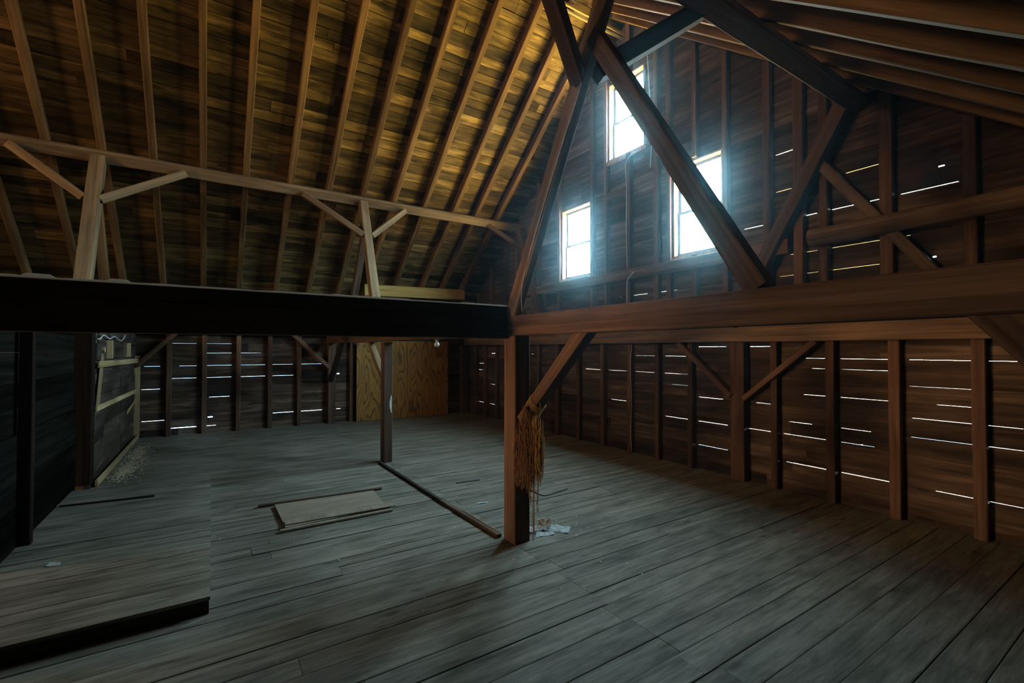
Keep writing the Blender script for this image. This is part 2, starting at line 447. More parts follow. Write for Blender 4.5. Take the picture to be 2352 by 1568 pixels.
GABLE_GAPS = [(-2.46,-1.97,1.671),(-1.82,-1.33,1.667),(-2.84,-2.61,1.672),(-3.55,-3.27,1.838),(-2.77,-2.61,1.562),(-2.45,-1.97,1.564),(-2.87,-2.61,1.237),(-2.46,-1.97,1.231),(-1.82,-1.33,1.398),(-1.60,-1.33,1.231),(-1.80,-1.33,1.071),(-3.47,-3.25,1.079),(-3.57,-3.25,0.711),(-3.05,-2.77,0.876),(-3.11,-2.61,0.714),(-2.46,-2.16,0.877),(-2.46,-2.13,0.720),(-3.08,-2.62,0.353),(-2.46,-2.00,0.361),(-1.81,-1.33,0.872),(-1.62,-1.33,0.360),(-1.23,-1.00,0.357),(-1.23,-1.00,1.072),(-1.23,-1.00,0.873),(-1.22,-0.99,1.666),(-6.88,-6.44,1.434),(-6.25,-5.80,1.428),(-5.60,-5.16,1.420),(-4.98,-4.53,1.416),(-4.35,-3.89,1.836),(-4.97,-4.57,1.700),(-5.60,-5.17,1.710),(-4.35,-3.95,1.080),(-4.97,-4.52,0.700),(-4.36,-3.88,0.712),(-4.36,-3.88,0.349),(-4.83,-4.53,1.184),(-11.23,-10.92,1.411),(-10.59,-10.26,1.736),(-11.25,-10.92,1.159),(-10.63,-10.24,0.931),(-10.63,-10.24,0.367),(-11.24,-10.92,0.355),(-6.19,-5.80,0.953),(-8.74,-8.62,1.734),(-5.70,-5.32,2.745),(-5.13,-4.72,2.743),(-6.00,-5.91,2.684),(-1.87,-1.41,3.466),(-2.15,-2.01,3.470),(-2.53,-2.28,3.470),(-2.85,-2.69,3.469),(-2.38,-2.04,3.852),(-2.53,-2.03,3.010),(-3.01,-2.69,3.011),(-2.53,-2.04,2.740),(-3.14,-2.68,2.750),(-3.18,-2.96,3.864),(-3.18,-2.93,4.349),(-1.88,-1.79,3.089),(-3.62,-3.35,3.470),
              (-1.56,-1.51,3.66,0.013),(-1.615,-1.585,2.745,0.013),(-2.29,-2.265,2.51,0.012),(-2.26,-2.24,0.711,0.009),(-2.33,-2.315,3.66,0.011)]
EAVE_GAPS = [(-0.70,-0.27,1.913),(-0.10,0.37,1.916),(-0.09,0.37,1.716),(0.53,0.95,1.708),(-1.15,-0.89,1.478),(-0.57,-0.27,1.466),(-0.09,0.37,1.454),(0.53,1.03,1.439),(-0.71,-0.27,1.198),(-0.09,0.37,1.183),(0.53,1.03,1.173),(-0.04,0.34,0.756),(-0.70,-0.26,0.139),(-1.18,-0.81,0.246),(-0.08,0.09,0.120),(-1.19,-0.89,1.039),(1.17,1.61,1.431),(1.77,2.31,1.419),(1.19,1.63,0.321),(1.79,2.26,0.300),(2.59,2.69,0.313),(1.18,1.62,1.170),(-0.06,0.03,0.32,0.018),(-0.68,-0.28,0.14,0.012),(2.60,2.66,1.18,0.018)]
G_ROWS = [-0.04, 0.14, 0.355, 0.535, 0.711, 0.875, 1.075, 1.235, 1.41, 1.565, 1.69, 1.837, 2.05, 2.28, 2.51, 2.745, 3.01, 3.24, 3.468, 3.66, 3.857, 4.1, 4.35, 4.57, 4.8, 5.04, 5.28, 5.5, 5.73, 5.97, 6.2, 6.44, 6.67, 6.9, 7.13, 7.36, 7.6, 7.85]
E_ROWS = [-0.04, 0.14, 0.32, 0.54, 0.756, 0.97, 1.18, 1.44, 1.71, 1.915, 2.1, 2.32, 2.54, 2.76]

def board_wall(name, label, along, pos, outward, rows, gaps, a_lim, holes, mat, clip=None, seed=1, thick=0.022, gapw=0.0004):
    """Horizontal boards; along = 'x' or 'y'; pos = coordinate of the inside face; holes = (a0, a1, z0, z1)."""
    rnd = random.Random(seed); bm = bmesh.new()
    G = snap_rows(rows, gaps)
    for z0, z1 in zip(rows, rows[1:]):
        a0, a1 = a_lim
        cuts0 = [(h[0], h[1]) for h in holes if h[2] < (z0 + z1) / 2 < h[3]]
        if clip:
            ca = clip(z0)
            if ca is None: continue
            a0, a1 = max(a0, ca[0]), min(a1, ca[1])
        for s0, s1 in split(a0, a1, cuts0):
            # butt joints
            brk = [s0]
            while s1 - brk[-1] > 4.5: brk.append(brk[-1] + rnd.uniform(2.2, 4.0))
            brk.append(s1)
            for b0, b1 in zip(brk, brk[1:]):
                off = rnd.uniform(0, 0.006)
                zb_cuts = sorted((max(b0, g0), min(b1, g1), gw or 0.0) for g0, g1, gw in G.get(z0, []) if g1 > b0 and g0 < b1)
                pts = [b0]
                for g0, g1, gw in zb_cuts:
                    pts += [g0, g0 + 0.001, g1 - 0.001, g1]
                pts.append(b1); pts = sorted(set(pts))
                low = []
                for p in pts:
                    e = 0.0
                    for g0, g1, gw in zb_cuts:
                        if g0 + 0.0005 < p < g1 - 0.0005: e = gw or gapw * rnd.choice((0.2, 0.5, 0.9, 1.6)) + thick * abs(z0 - 1.8) / 6.5
                    low.append(e)
                prev = None
                for p, e in zip(pts, low):
                    zt = z1
                    if clip:
                        pass
                    col = []
                    for d in (off, off + thick):
                        for z in (z0 + e, zt):
                            q = pos + outward * d
                            col.append(bm.verts.new((p, q, z) if along == 'x' else (q, p, z)))
                    if prev:
                        for f in ((0, 1), (1, 3), (3, 2), (2, 0)):
                            bm.faces.new((prev[f[0]], prev[f[1]], col[f[1]], col[f[0]]))
                    else: bm.faces.new((col[0], col[1], col[3], col[2]))
                    prev = col
                bm.faces.new((prev[0], prev[1], prev[3], prev[2]))
    bmesh.ops.recalc_face_normals(bm, faces=bm.faces)
    return tag(link(name, bm, mat), label, 'wall', kind='structure')

def gclip(z):
    # boards run up behind the sheathing's edge
    h = (sheath(RX) + 0.03 - z) / SL
    return None if h < 0.02 else (RX - h, RX + h)
holes = [(w[0], w[1], w[2], w[3]) for w in WINS]
def exact_rows(rows, wins):
    s = set(rows)
    for w in wins:
        for z in (w[2], w[3]):
            s = {r for r in s if abs(r - z) > 0.05} | {z}
    return sorted(s)
GR = exact_rows(G_ROWS, WINS)
board_wall('wall_gable', 'dark board gable wall with three small windows and light showing through its cracks', 'x', GY, 1, GR, GABLE_GAPS, (XL - 0.05, XR + 0.05), holes, M['siding'], gclip, 3)
board_wall('wall_back', 'board gable wall behind the viewer with an open loft door', 'x', BY, -1, exact_rows(G_ROWS, BWINS + [BDOOR]), [], (XL - 0.05, XR + 0.05), [(w[0], w[1], w[2], w[3]) for w in BWINS + [BDOOR]], M['siding'], gclip, 5)
board_wall('wall_left', 'dark board eave wall with bluish light in its cracks at the far left', 'y', XL, -1, E_ROWS, EAVE_GAPS, (-9.2, 6.3), [], M['siding_y'], None, 7)
board_wall('wall_right', 'low board eave wall beside the viewer', 'y', XR, 1, E_ROWS, [], (-9.2, 6.3), [], M['siding_y'], None, 9)

bm = bmesh.new(); xx = XL + 0.02  # unseen deck, added to keep the back door's light off the roof
while xx < XR - 0.3:
    add_box(bm, xx + 0.002, xx + 0.236, BY + 0.02, -1.51, 2.16, 2.19); xx += 0.238
bmesh.ops.recalc_face_normals(bm, faces=bm.faces)
tag(link('loft_deck', bm, M['floor']), 'plank deck of the upper loft behind the partition', 'loft deck', kind='structure')
# knot holes letting light in are left to the cracks; small chips of daylight on the gable
# ------------------------------------------------------------------ windows
def window(idx, x0, x1, z0, z1, y, face, label, muntins):
    """face=-1: the room is towards -Y."""
    root = empty('window_%d' % idx, ((x0 + x1) / 2, y, z0), label, 'window', kind='structure')
    inv = Matrix.Translation(-Vector(root.location))
    def P(name, boxes, mat):
        bm = bmesh.new()
        for b in boxes: add_box(bm, *b)
        bmesh.ops.transform(bm, matrix=inv, verts=bm.verts)
        bmesh.ops.recalc_face_normals(bm, faces=bm.faces)
        o = link(name, bm, mat, root); return o
    def yy(a, b):
        p, q = y - face * a, y - face * b
        return (min(p, q), max(p, q))
    f0, f1 = yy(-0.05, 0.10); t = 0.022
    P('frame', [(x0, x0 + t, f0, f1, z0, z1), (x1 - t, x1, f0, f1, z0, z1), (x0 + t, x1 - t, f0, f1, z1 - t, z1), (x0 + t, x1 - t, f0, f1, z0, z0 + 0.02)], M['winwood'])
    P('sill', [(x0 - 0.05, x1 + 0.05, *yy(-0.075, -0.052), z0 - 0.09, z0 - 0.005)], M['winwood'])
    zm = z0 + (z1 - z0) * 0.485
    ix0, ix1 = x0 + t + 0.004, x1 - t - 0.004
    for nm, a, b, d0, d1, mz in (('upper_sash', zm - 0.02, z1 - t - 0.003, 0.065, 0.09, False), ('lower_sash', z0 + 0.023, zm + 0.02, 0.035, 0.06, True)):
        s = 0.042; ya, yb = yy(d0, d1)
        bx = [(ix0, ix0 + s, ya, yb, a, b), (ix1 - s, ix1, ya, yb, a, b), (ix0 + s, ix1 - s, ya, yb, b - s, b), (ix0 + s, ix1 - s, ya, yb, a, a + s)]
        if mz and muntins:
            ym, yn = yy(d0 + 0.01, d0 + 0.015); th = 0.0035
            zc = (a + b) / 2 - 0.02
            bx.append((ix0 + s, ix1 - s, ym, yn, zc - th, zc + th))
            for q in (1, 2):
                xc = ix0 + (ix1 - ix0) * q / 3; bx.append((xc - th, xc + th, ym - 0.0005, yn + 0.0005, a + s, zc + 0.12))
        elif mz:
            ym, yn = yy(d0 + 0.01, d0 + 0.015); zc = (a + b) / 2
            bx.append((ix0 + s, ix1 - s, ym, yn, zc - 0.003, zc + 0.003))
        P(nm, bx, M['sash'])
        yc = (ya + yb) / 2
        P('pane', [(ix0 + s - 0.005, ix1 - s + 0.005, yc - 0.0015, yc + 0.0015, a + s - 0.005, b - s + 0.005)], M['glass'])
    h = z1 - z0
    if face < 0:
        P('sash_track', [(x0 + t + 0.001, x0 + t + 0.0035, *yy(0.012, 0.032), z0 + h * 0.05, z0 + h * 0.34)], M['white'])
        P('sash_track', [(x0 + t + 0.001, x0 + t + 0.0035, *yy(0.062, 0.092), z0 + h * 0.6, z0 + h * 0.96)], M['white'])
    return root
WL = ['lower left window in the gable, its lower sash with thin glazing bars', 'topmost window in the gable, crossed by the diagonal strut', 'lower right window in the gable, crossed by the diagonal strut']
for i, w in enumerate(WINS): window(i + 1, *w, GY, -1, WL[i], i == 0)
for i, w in enumerate(BWINS): window(i + 4, *w, BY, 1, ['small window high in the gable behind the viewer', 'lower window of the gable behind the viewer'][i], False)
bm = bmesh.new()
a, b, c, d = BDOOR
for q in ((a - 0.1, a, BY, BY + 0.06, 0, d + 0.1), (b, b + 0.1, BY, BY + 0.06, 0, d + 0.1), (a, b, BY, BY + 0.06, d, d + 0.1)): add_box(bm, *q)
bmesh.ops.recalc_face_normals(bm, faces=bm.faces)
tag(link('door_1', bm, M['stud']), 'frame of the open loft door in the gable behind the viewer', 'door', kind='structure')

# ------------------------------------------------------------------ the main frame
timber('wooden_post', 'square brown post in the middle of the loft with twine hanging beside it', 'post', (-3.665, 2.437, 0.0), (-3.665, 2.437, 1.925), 0.19, 0.175, M['redtimber'], 'posts of the frame', up=(0, 1, 0), wob=0.003, kind='thing')
p2 = timber('wooden_post', 'square post with a whitish smear standing behind the brown board on the floor', 'post', (-7.33, 2.36, 0.0), (-7.33, 2.36, 1.91), 0.165, 0.14, M['redtimber'], 'posts of the frame', up=(0, 1, 0), wob=0.003, kind='thing')
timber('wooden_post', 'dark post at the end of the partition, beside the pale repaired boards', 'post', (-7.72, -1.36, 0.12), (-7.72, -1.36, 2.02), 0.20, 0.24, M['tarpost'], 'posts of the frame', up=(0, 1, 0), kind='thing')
timber('wooden_post', 'reddish wall post with curved brace on the eave wall, left of the plywood', 'post', (-11.86, 2.45, 0.0), (-11.86, 2.45, 1.92), 0.15, 0.17, M['redtimber'], 'posts of the frame', up=(0, 1, 0), kind='thing')
timber('wooden_post', 'dark corner post where the eave wall meets the window gable', 'post', (-11.84, 6.06, 0.0), (-11.84, 6.06, 1.9), 0.2, 0.2, M['redtimber'], 'posts of the frame', up=(0, 1, 0), kind='thing')
timber('wooden_post', 'post by the near eave wall under the end of the reddish tie beam', 'post', (0.33, 2.43, 0.0), (0.33, 2.43, 1.925), 0.18, 0.18, M['redtimber'], 'posts of the frame', up=(0, 1, 0), kind='thing')

timber('tie_beam', 'heavy reddish tie beam crossing from the middle post to the right edge', 'beam', (-11.93, 2.43, 2.02), (0.45, 2.43, 2.02), 0.18, 0.185, M['redtimber'], 'tie beams', wob=0.004, kind='thing')
timber('tie_beam', 'long wall beam along the window gable at head height', 'beam', (-11.74, 6.09, 2.015), (0.45, 6.09, 2.015), 0.19, 0.225, M['timber'], 'tie beams', wob=0.008, kind='thing')
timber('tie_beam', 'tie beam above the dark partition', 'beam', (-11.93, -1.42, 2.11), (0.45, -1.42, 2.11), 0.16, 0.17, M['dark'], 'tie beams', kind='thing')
timber('wall_plate', 'plate beam along the top of the far eave wall', 'beam', (-11.86, -1.3, 2.2), (-11.86, 6.0, 2.2), 0.17, 0.18, M['stud'], None, kind='thing')

g = empty('girder', (-3.66, 2.3, 2.055), 'very dark deep girder running left from the middle post across the photo', 'beam', kind='thing')
bpy.context.view_layer.update()
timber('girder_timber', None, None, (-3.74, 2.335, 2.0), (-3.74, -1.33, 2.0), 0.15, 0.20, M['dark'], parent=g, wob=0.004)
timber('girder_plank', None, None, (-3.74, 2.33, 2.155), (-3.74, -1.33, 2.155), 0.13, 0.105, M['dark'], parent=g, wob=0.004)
def ragged():  # ragged strip whose pale colour imitates light catching the girder's top edge
    bm = bmesh.new(); rnd = random.Random(12); x = -3.672; n = 150; prev = None
    y = 2.33; h = 0.004
    for i in range(n + 1):
        y = 2.33 - 3.65 * i / n
        if rnd.random() < 0.09: h = rnd.uniform(0.001, 0.010)
        hh = max(0.0, h + 0.003 * noise.noise(Vector((y * 6, 3, 0))))
        if -0.52 < y + 0.0 < -0.44: hh += 0.014
        if abs(y + 0.83) < 0.06: hh += 0.016
        c = [bm.verts.new((x + dx, y, z)) for dx, z in ((0, 2.20), (0, 2.2085 + hh), (-0.004, 2.2085 + hh), (-0.004, 2.20))]
        if prev:
            for j in range(4): bm.faces.new((prev[j], prev[(j + 1) % 4], c[(j + 1) % 4], c[j]))
        else: bm.faces.new(c)
        prev = c
    bm.faces.new(prev[::-1]); bmesh.ops.recalc_face_normals(bm, faces=bm.faces)
    bmesh.ops.transform(bm, matrix=Matrix.Translation(-Vector(g.location)), verts=bm.verts)
    o = link('splintered_edge', bm, M['film'], g); o['label'] = 'pale ragged splinters along the top edge'
ragged()

# purlins (rolled to the slope of the posts that carry them)
PT = 0.175
timber('purlin', 'pale squared purlin under the left rafters, carried by slanting braced posts', 'beam', (-9.12, -9.0, 4.68), (-9.12, 6.15, 4.68), PT, PT, M['purlin'], 'purlins', roll=math.radians(24), wob=0.006, kind='thing')
timber('purlin', 'dark purlin under the right rafters, its lower edge lit up to the gable', 'beam', (-2.24, -9.0, 4.62), (-2.24, 6.15, 4.62), PT, PT, M['timber'], 'purlins', roll=math.radians(-24), wob=0.006, kind='thing')

def canted(label, x0, z0, x1, z1, y, w, h, mat):
    return timber('purlin_post', label, 'post', (x0, y, z0), (x1, y, z1), w, h, mat, 'slanting purlin posts', up=(0, 1, 0), wob=0.004, kind='thing')
canted('slanting pale purlin post nearest the left edge of the photo, with two braces', -8.02, 2.2, -9.06, 4.62, -1.44, 0.185, 0.17, M['purlin'])
canted('slanting grey purlin post above the smeared post, with two braces', -7.97, 2.11, -9.06, 4.62, 2.43, 0.17, 0.15, M['purlin'])
canted('slanting purlin post against the gable at the far end of the left purlin', -8.0, 2.13, -9.05, 4.62, 6.06, 0.16, 0.15, M['redtimber'])
canted('tall slanting brown purlin post rising from the top of the middle post', -3.665, 2.11, -2.33, 4.57, 2.39, 0.15, 0.085, M['timber'])
canted('slanting purlin post against the gable right of the windows', -3.68, 2.13, -2.33, 4.57, 6.02, 0.165, 0.16, M['redtimber'])

def brace(label, p0, p1, w, h, mat, group='braces of the frame', up=(0, 0, 1)):
    return timber('brace', label, 'brace', p0, p1, w, h, mat, group, up=up, wob=0.003)
def on_post(x0, z0, x1, z1, z): return x0 + (x1 - x0) * (z - z0) / (z1 - z0)
LX = lambda z: on_post(-7.97, 2.11, -9.06, 4.62, z) + 0.04
RXp = lambda z: on_post(-3.655, 2.11, -2.33, 4.57, z)
# left purlin braces
brace('brace at the left edge, from the leftmost slanting post up to the purlin', (LX(3.93), -1.53, 3.93), (LX(4.6), -2.36, 4.60), 0.09, 0.11, M['purlin'])
brace('brace with old nail holes, right of the leftmost slanting post', (LX(3.93), -1.36, 3.93), (LX(4.6), -0.38, 4.60), 0.09, 0.11, M['purlin'])
brace('brace rising left from the slanting post above the smeared post', (LX(3.93), 2.36, 3.93), (LX(4.6), 1.36, 4.60), 0.09, 0.10, M['purlin'])
brace('brace rising right from the slanting post above the smeared post', (LX(3.93), 2.51, 3.93), (LX(4.6), 3.26, 4.60), 0.09, 0.10, M['purlin'])
brace('brace at the dark far end of the left purlin beside the gable', (LX(4.15) - 0.05, 6.02, 4.15), (LX(4.62) - 0.1, 5.13, 4.68), 0.09, 0.10, M['redtimber'])
# right purlin braces
brace('dark brace from the tall slanting post rising left out of the top of the photo', (RXp(3.9), 2.36, 3.88), (RXp(4.6), 1.55, 4.6), 0.11, 0.13, M['redtimber'])
brace('dark brace from the tall slanting post rising right to the purlin', (RXp(3.98), 2.5, 3.96), (RXp(4.6), 3.36, 4.6), 0.13, 0.14, M['dark'])
# raking struts in the bents
brace('long diagonal strut crossing in front of the upper and right windows', (RXp(4.17) - 0.0, 2.40, 4.15), (-1.31, 2.40, 2.11), 0.12, 0.11, M['redtimber'], up=(0, 1, 0))
brace('diagonal strut on the gable descending behind the log', (-2.62, 6.08, 4.05), (-1.25, 6.08, 2.13), 0.11, 0.11, M['timber'], up=(0, 1, 0))
brace('orange brown strut behind the leftmost slanting post', (-8.84, -1.44, 4.15), (-10.15, -1.44, 2.19), 0.12, 0.12, M['rafter'], up=(0, 1, 0))
brace('reddish strut behind the slanting post above the smeared post', (-8.84, 2.43, 4.15), (-10.15, 2.43, 2.11), 0.12, 0.12, M['redtimber'], up=(0, 1, 0))
# knee braces under the tie beam
brace('reddish knee brace between middle post and tie beam with twine tied to it', (-3.53, 2.43, 1.14), (-2.66, 2.43, 1.965), 0.11, 0.115, M['redtimber'], up=(0, 1, 0))
brace('knee brace under the tie beam at the right edge', (-0.49, 2.43, 1.99), (0.26, 2.43, 1.02), 0.13, 0.15, M['redtimber'], up=(0, 1, 0))
brace('pale knee brace left of the smeared post under the tie beam', (-7.40, 2.36, 1.30), (-8.45, 2.40, 1.95), 0.09, 0.10, M['purlin'], up=(0, 1, 0))
brace('dark curved brace from the reddish wall post to the tie beam', (-11.78, 2.43, 1.06), (-10.7, 2.43, 1.95), 0.11, 0.10, M['dark'], up=(0, 1, 0))
brace('brace across the eave wall near the pale repaired corner', (-11.80, -1.25, 1.47), (-11.80, -0.55, 2.2), 0.09, 0.10, M['stud'], up=(1, 0, 0))
brace('brace across the eave wall left of the reddish wall post', (-11.80, 1.58, 2.14), (-11.80, 2.38, 1.36), 0.09, 0.10, M['stud'], up=(1, 0, 0))
brace('brace falling right to the doubled stud on the lower gable wall', (-4.60, 6.08, 1.90), (-3.74, 6.08, 1.15), 0.07, 0.09, M['stud'], up=(0, 1, 0))
brace('brace rising right from the doubled stud on the lower gable wall', (-3.56, 6.08, 1.13), (-2.66, 6.08, 1.90), 0.07, 0.09, M['stud'], up=(0, 1, 0))

# ------------------------------------------------------------------ rafters
RY = [5.57, 4.99, 4.44, 3.76, 3.10, 2.46, 1.82, 1.17, 0.47, -0.14, -0.79, -1.42, -2.05, -2.70, -3.35]
RY_R = [5.78, 5.24, 4.64, 4.06, 3.46, 2.85, 2.2, 1.6]
L_ = math.hypot(1, SL)
def rafter(side, y, label, wid, jit):
    top = Vector((RX + side * 0.03, y, under(RX + side * .03))); bot = Vector((RX + side * 6.35, y + jit, under(RX + side * 6.35)))
    n = Vector((side * SL / L_, 0, 1 / L_)); d = RD * 1.28 / L_
    off = n * (d / 2)
    timber('rafter', label, 'rafter', top + off, bot + off, wid, d, M['rafter'], 'rafters of the left slope' if side < 0 else 'rafters of the right slope', up=n, wob=0.006, seg=0.35)
rj = random.Random(21)
for i, y in enumerate(RY):
    t = ORD[i] if i else 'first'
    rafter(-1, y, 'brown rafter of the left roof slope, %s counted from the window gable' % t, 0.095, rj.uniform(-0.03, 0.03))
for i, y in enumerate(RY_R):
    rafter(1, y, 'rafter of the right roof slope, %s counted from the window gable' % ORD[i], 0.075, rj.uniform(-0.02, 0.02))
timber('ridge_board', 'thin pale strip along the underside of the ridge, the left one of two', 'board', (-5.84, -9.0, 7.40), (-5.84, 6.18, 7.40), 0.03, 0.05, M['pale'], 'ridge strips')
timber('ridge_board', 'thin pale strip along the underside of the ridge, the right one of two', 'board', (-5.76, -9.0, 7.42), (-5.76, 6.18, 7.42), 0.03, 0.05, M['pale'], 'ridge strips')

# ------------------------------------------------------------------ studs of the window gable
def stud(label, x, z0, z1, w, y0=6.10, dep=0.1, mat='stud', group='studs of the lower gable wall'):
    timber('stud', label, 'stud', (x, GY - dep / 2, z0), (x, GY - dep / 2, z1), w, dep, M[mat], group, up=(0, 1, 0), wob=0.003)
low = [(-11.27, .075), (-10.76, .075), (-10.16, .075), (-9.55, .08), (-8.95, .08), (-8.35, .08), (-7.67, .11), (-7.0, .08), (-6.32, .08), (-5.66, .08), (-5.06, .08), (-4.43, .08)]
for i, (x, w) in enumerate(low):
    stud('reddish stud of the lower gable wall, %s counted from the far corner' % ORD[i], x, 0.0, 1.9, w)
stud('broad doubled stud of the lower gable wall between two braces', -3.66, 0.0, 1.9, 0.20, dep=0.13)
lowr = [(-3.18, .08), (-2.53, .095), (-1.92, .10), (-1.27, .10), (-0.62, .09), (0.02, .09)]
for i, (x, w) in enumerate(lowr):
    stud('stud of the lower gable wall, %s right of the doubled stud' % ORD[i], x, 0.0, 1.9, w)
upp = [(-11.1, .08), (-10.4, .08), (-9.7, .08), (-9.2, .08), (-8.35, .08), (-7.60, .08), (-6.60, .08), (-6.22, .07), (-5.66, .09), (-5.06, .09), (-4.81, .08), (-4.34, .075), (-3.84, .08), (-3.25, .10), (-2.86, .12), (-2.58, .09), (-1.97, .12), (-1.31, .10), (-0.66, .09)]
ui = 0
for x, w in upp:
    top = min(under(x + s * w / 2) for s in (-1, 1)) + 0.10
    spans = split(2.13, top, [(h[2] - 0.02, h[3] + 0.02) for h in WINS if h[0] - w / 2 < x < h[1] + w / 2])
    for k, (a, b) in enumerate(spans):
        if b - a < 0.1: continue
        extra = '' if len(spans) == 1 else (', piece below the window' if k == 0 else ', piece above the window')
        stud('upper gable stud, %s from the left slope%s' % (ORD[ui], extra), x, a, b, w, group='studs of the upper gable wall')
    ui += 1
timber('gable_rail', 'dark horizontal rail of the gable under the two lower windows', 'rail', (-9.4, GY - 0.145, 3.10), (-2.95, GY - 0.145, 3.10), 0.06, 0.18, M['stud'], None, kind='thing')
timber('gable_rail', 'short dark rail of the gable beside the electric wire below the topmost window', 'rail', (-6.18, GY - 0.10, 4.6), (-5.7, GY - 0.10, 4.6), 0.05, 0.14, M['stud'], None, kind='thing')
lg = link('log_rail', log_bm(3.1, 0.105, 3), M['timber'], None, frame_of((-2.68, GY - 0.19, 3.13), (0.42, GY - 0.19, 3.17)), True)
tag(lg, 'round barked log fixed across the studs at the right of the gable', 'log')
# studs of the far eave wall
for i, (y, lab) in enumerate([(-0.74, 'first'), (-0.13, 'second'), (0.50, 'third'), (1.12, 'fourth'), (1.73, 'fifth'), (2.93, 'sixth')]):
    timber('stud', 'reddish stud of the far eave wall, %s from the pale repaired corner' % lab, 'stud', (XL + 0.055, y, 0.0), (XL + 0.055, y, 2.11), 0.09, 0.11, M['stud'], 'studs of the far eave wall', up=(1, 0, 0), wob=0.003)

# plywood and plank in the far corner
bm = bmesh.new(); add_box(bm, -0.009, 0.009, 3.02, 5.5, 0.0, 2.0)
tag(link('plywood_sheet', bm, M['ply'], None, Matrix.Translation((-11.73, 0, 0.004))), 'orange plywood sheet with swirling grain standing against the far eave wall', 'plywood')
pl = timber('plank', 'wide yellow pine plank with knots under the rafters above the dark girder', 'plank', (-10.98, 3.0, 3.19), (-10.98, 5.62, 3.24), 0.03, 0.27, M['yellow'], None, wob=0.002)

# ------------------------------------------------------------------ partition on the left
def partition():
    rnd = random.Random(31); bm = bmesh.new(); z = 0.0
    while z < 2.03:                                     # far part, horizontal boards
        h = min(rnd.uniform(0.15, 0.24), 2.03 - z)
        a = -11.93
        while a < -7.84:
            b = min(a + rnd.uniform(1.5, 2.6), -7.84)
            o = rnd.uniform(0, 0.02)
            add_box(bm, a + 0.001, b - 0.001, -1.34, -1.30 + o, z + rnd.choice((0.001, 0.004)), z + h)
            a = b
        z += h
    bmesh.ops.recalc_face_normals(bm, faces=bm.faces)
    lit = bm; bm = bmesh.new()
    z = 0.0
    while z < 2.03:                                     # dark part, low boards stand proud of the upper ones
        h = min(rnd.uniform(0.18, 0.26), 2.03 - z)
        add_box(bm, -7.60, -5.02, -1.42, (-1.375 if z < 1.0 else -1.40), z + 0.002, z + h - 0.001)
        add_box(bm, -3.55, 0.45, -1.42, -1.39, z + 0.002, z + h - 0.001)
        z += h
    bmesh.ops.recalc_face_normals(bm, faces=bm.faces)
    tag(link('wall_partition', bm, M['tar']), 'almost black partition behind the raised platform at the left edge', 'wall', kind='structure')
    bm = lit
    for k in range(2):                                  # old shingles along the top of the far part
        x = -11.8
        while x < -8.15:
            w = rnd.uniform(0.5, 0.95); zb = 1.66 + 0.2 * k + rnd.uniform(-0.02, 0.02)
            if rnd.random() < 0.88: add_box(bm, x + 0.006, x + w - 0.006, -1.30 + 0.012 * (1 - k), -1.27 + 0.012 * (1 - k), zb, zb + 0.22)
            x += w
    bmesh.ops.recalc_face_normals(bm, faces=bm.faces)
    tag(link('wall_partition', bm, M['part']), 'far part of the partition with patched boards and old shingles along its top', 'wall', kind='structure')
partition()
for i, x in enumerate((-5.62, -3.9, -6.9)):
    if i == 0: timber('stud', 'dark stud standing on the platform against the partition', 'stud', (x, -1.33, 0.12), (x, -1.33, 2.02), 0.08, 0.09, M['tarpost'], None, up=(0, 1, 0))
def lath(label, x0, z0, x1, z1, w, y=-1.25, mat='pale', t=0.016, name='lath', bend=0.0):
    return timber(name, label, 'board', (x0, y, z0), (x1, y, z1), t, w, M[mat], 'pale boards on the partition', wob=0.002, seg=0.4)
lath('upper pale board nailed level across the dark partition', -7.98, 1.595, -11.85, 1.565, 0.085, -1.235)
lath('lower yellowish board nailed across the dark partition, sagging at its near end', -7.98, 1.02, -11.8, 0.965, 0.075, -1.25)
lath('pale pointed board leaning upright behind the upper level board', -8.12, 1.02, -8.42, 1.72, 0.16, -1.262, mat='purlin')
lath('pale upright strip in the corner at the far end of the partition', -11.86, 0.06, -11.86, 1.66, 0.12, -1.262)
lath('short pale board low on the partition beside the corner strip', -10.7, 0.66, -11.75, 0.78, 0.07, -1.262, mat='pale')
lath('narrow pale strip hanging between the shingles, the nearer one', -8.72, 1.66, -8.72, 1.92, 0.11, -1.25)
lath('narrow pale strip hanging between the shingles, the farther one', -10.55, 1.66, -10.55, 1.90, 0.09, -1.25)
timber('skirting_board', 'pale board lying along the foot of the partition', 'board', (-8.02, -1.245, 0.045), (-11.85, -1.225, 0.045), 0.03, 0.09, M['pale'], None, wob=0.002)
bm = bmesh.new(); bmesh.ops.create_cone(bm, cap_ends=True, segments=14, radius1=0.045, radius2=0.04, depth=0.05)
bmesh.ops.bevel(bm, geom=[e for e in bm.edges if e.calc_face_angle(0) > 1], offset=0.006, segments=2, affect='EDGES')
tag(link('wooden_peg', bm, M['pale'], None, Matrix.Translation((-8.35, -1.25, 1.79)) @ Matrix.Rotation(math.radians(90), 4, 'X')), 'round pale peg end above the pointed board on the partition', 'peg')
cp = smooth_path([(-7.9, -1.235, 1.93), (-8.05, -1.235, 1.93), (-8.3, -1.235, 1.985), (-8.72, -1.235, 1.945), (-9.13, -1.235, 1.985), (-9.62, -1.235, 1.93), (-9.95, -1.235, 1.965), (-10.1, -1.235, 2.03)], 8)
tag(tube('cable', cp, 0.009, M['cable']), 'wavy pale cable looped along the shingles on the partition', 'cable')

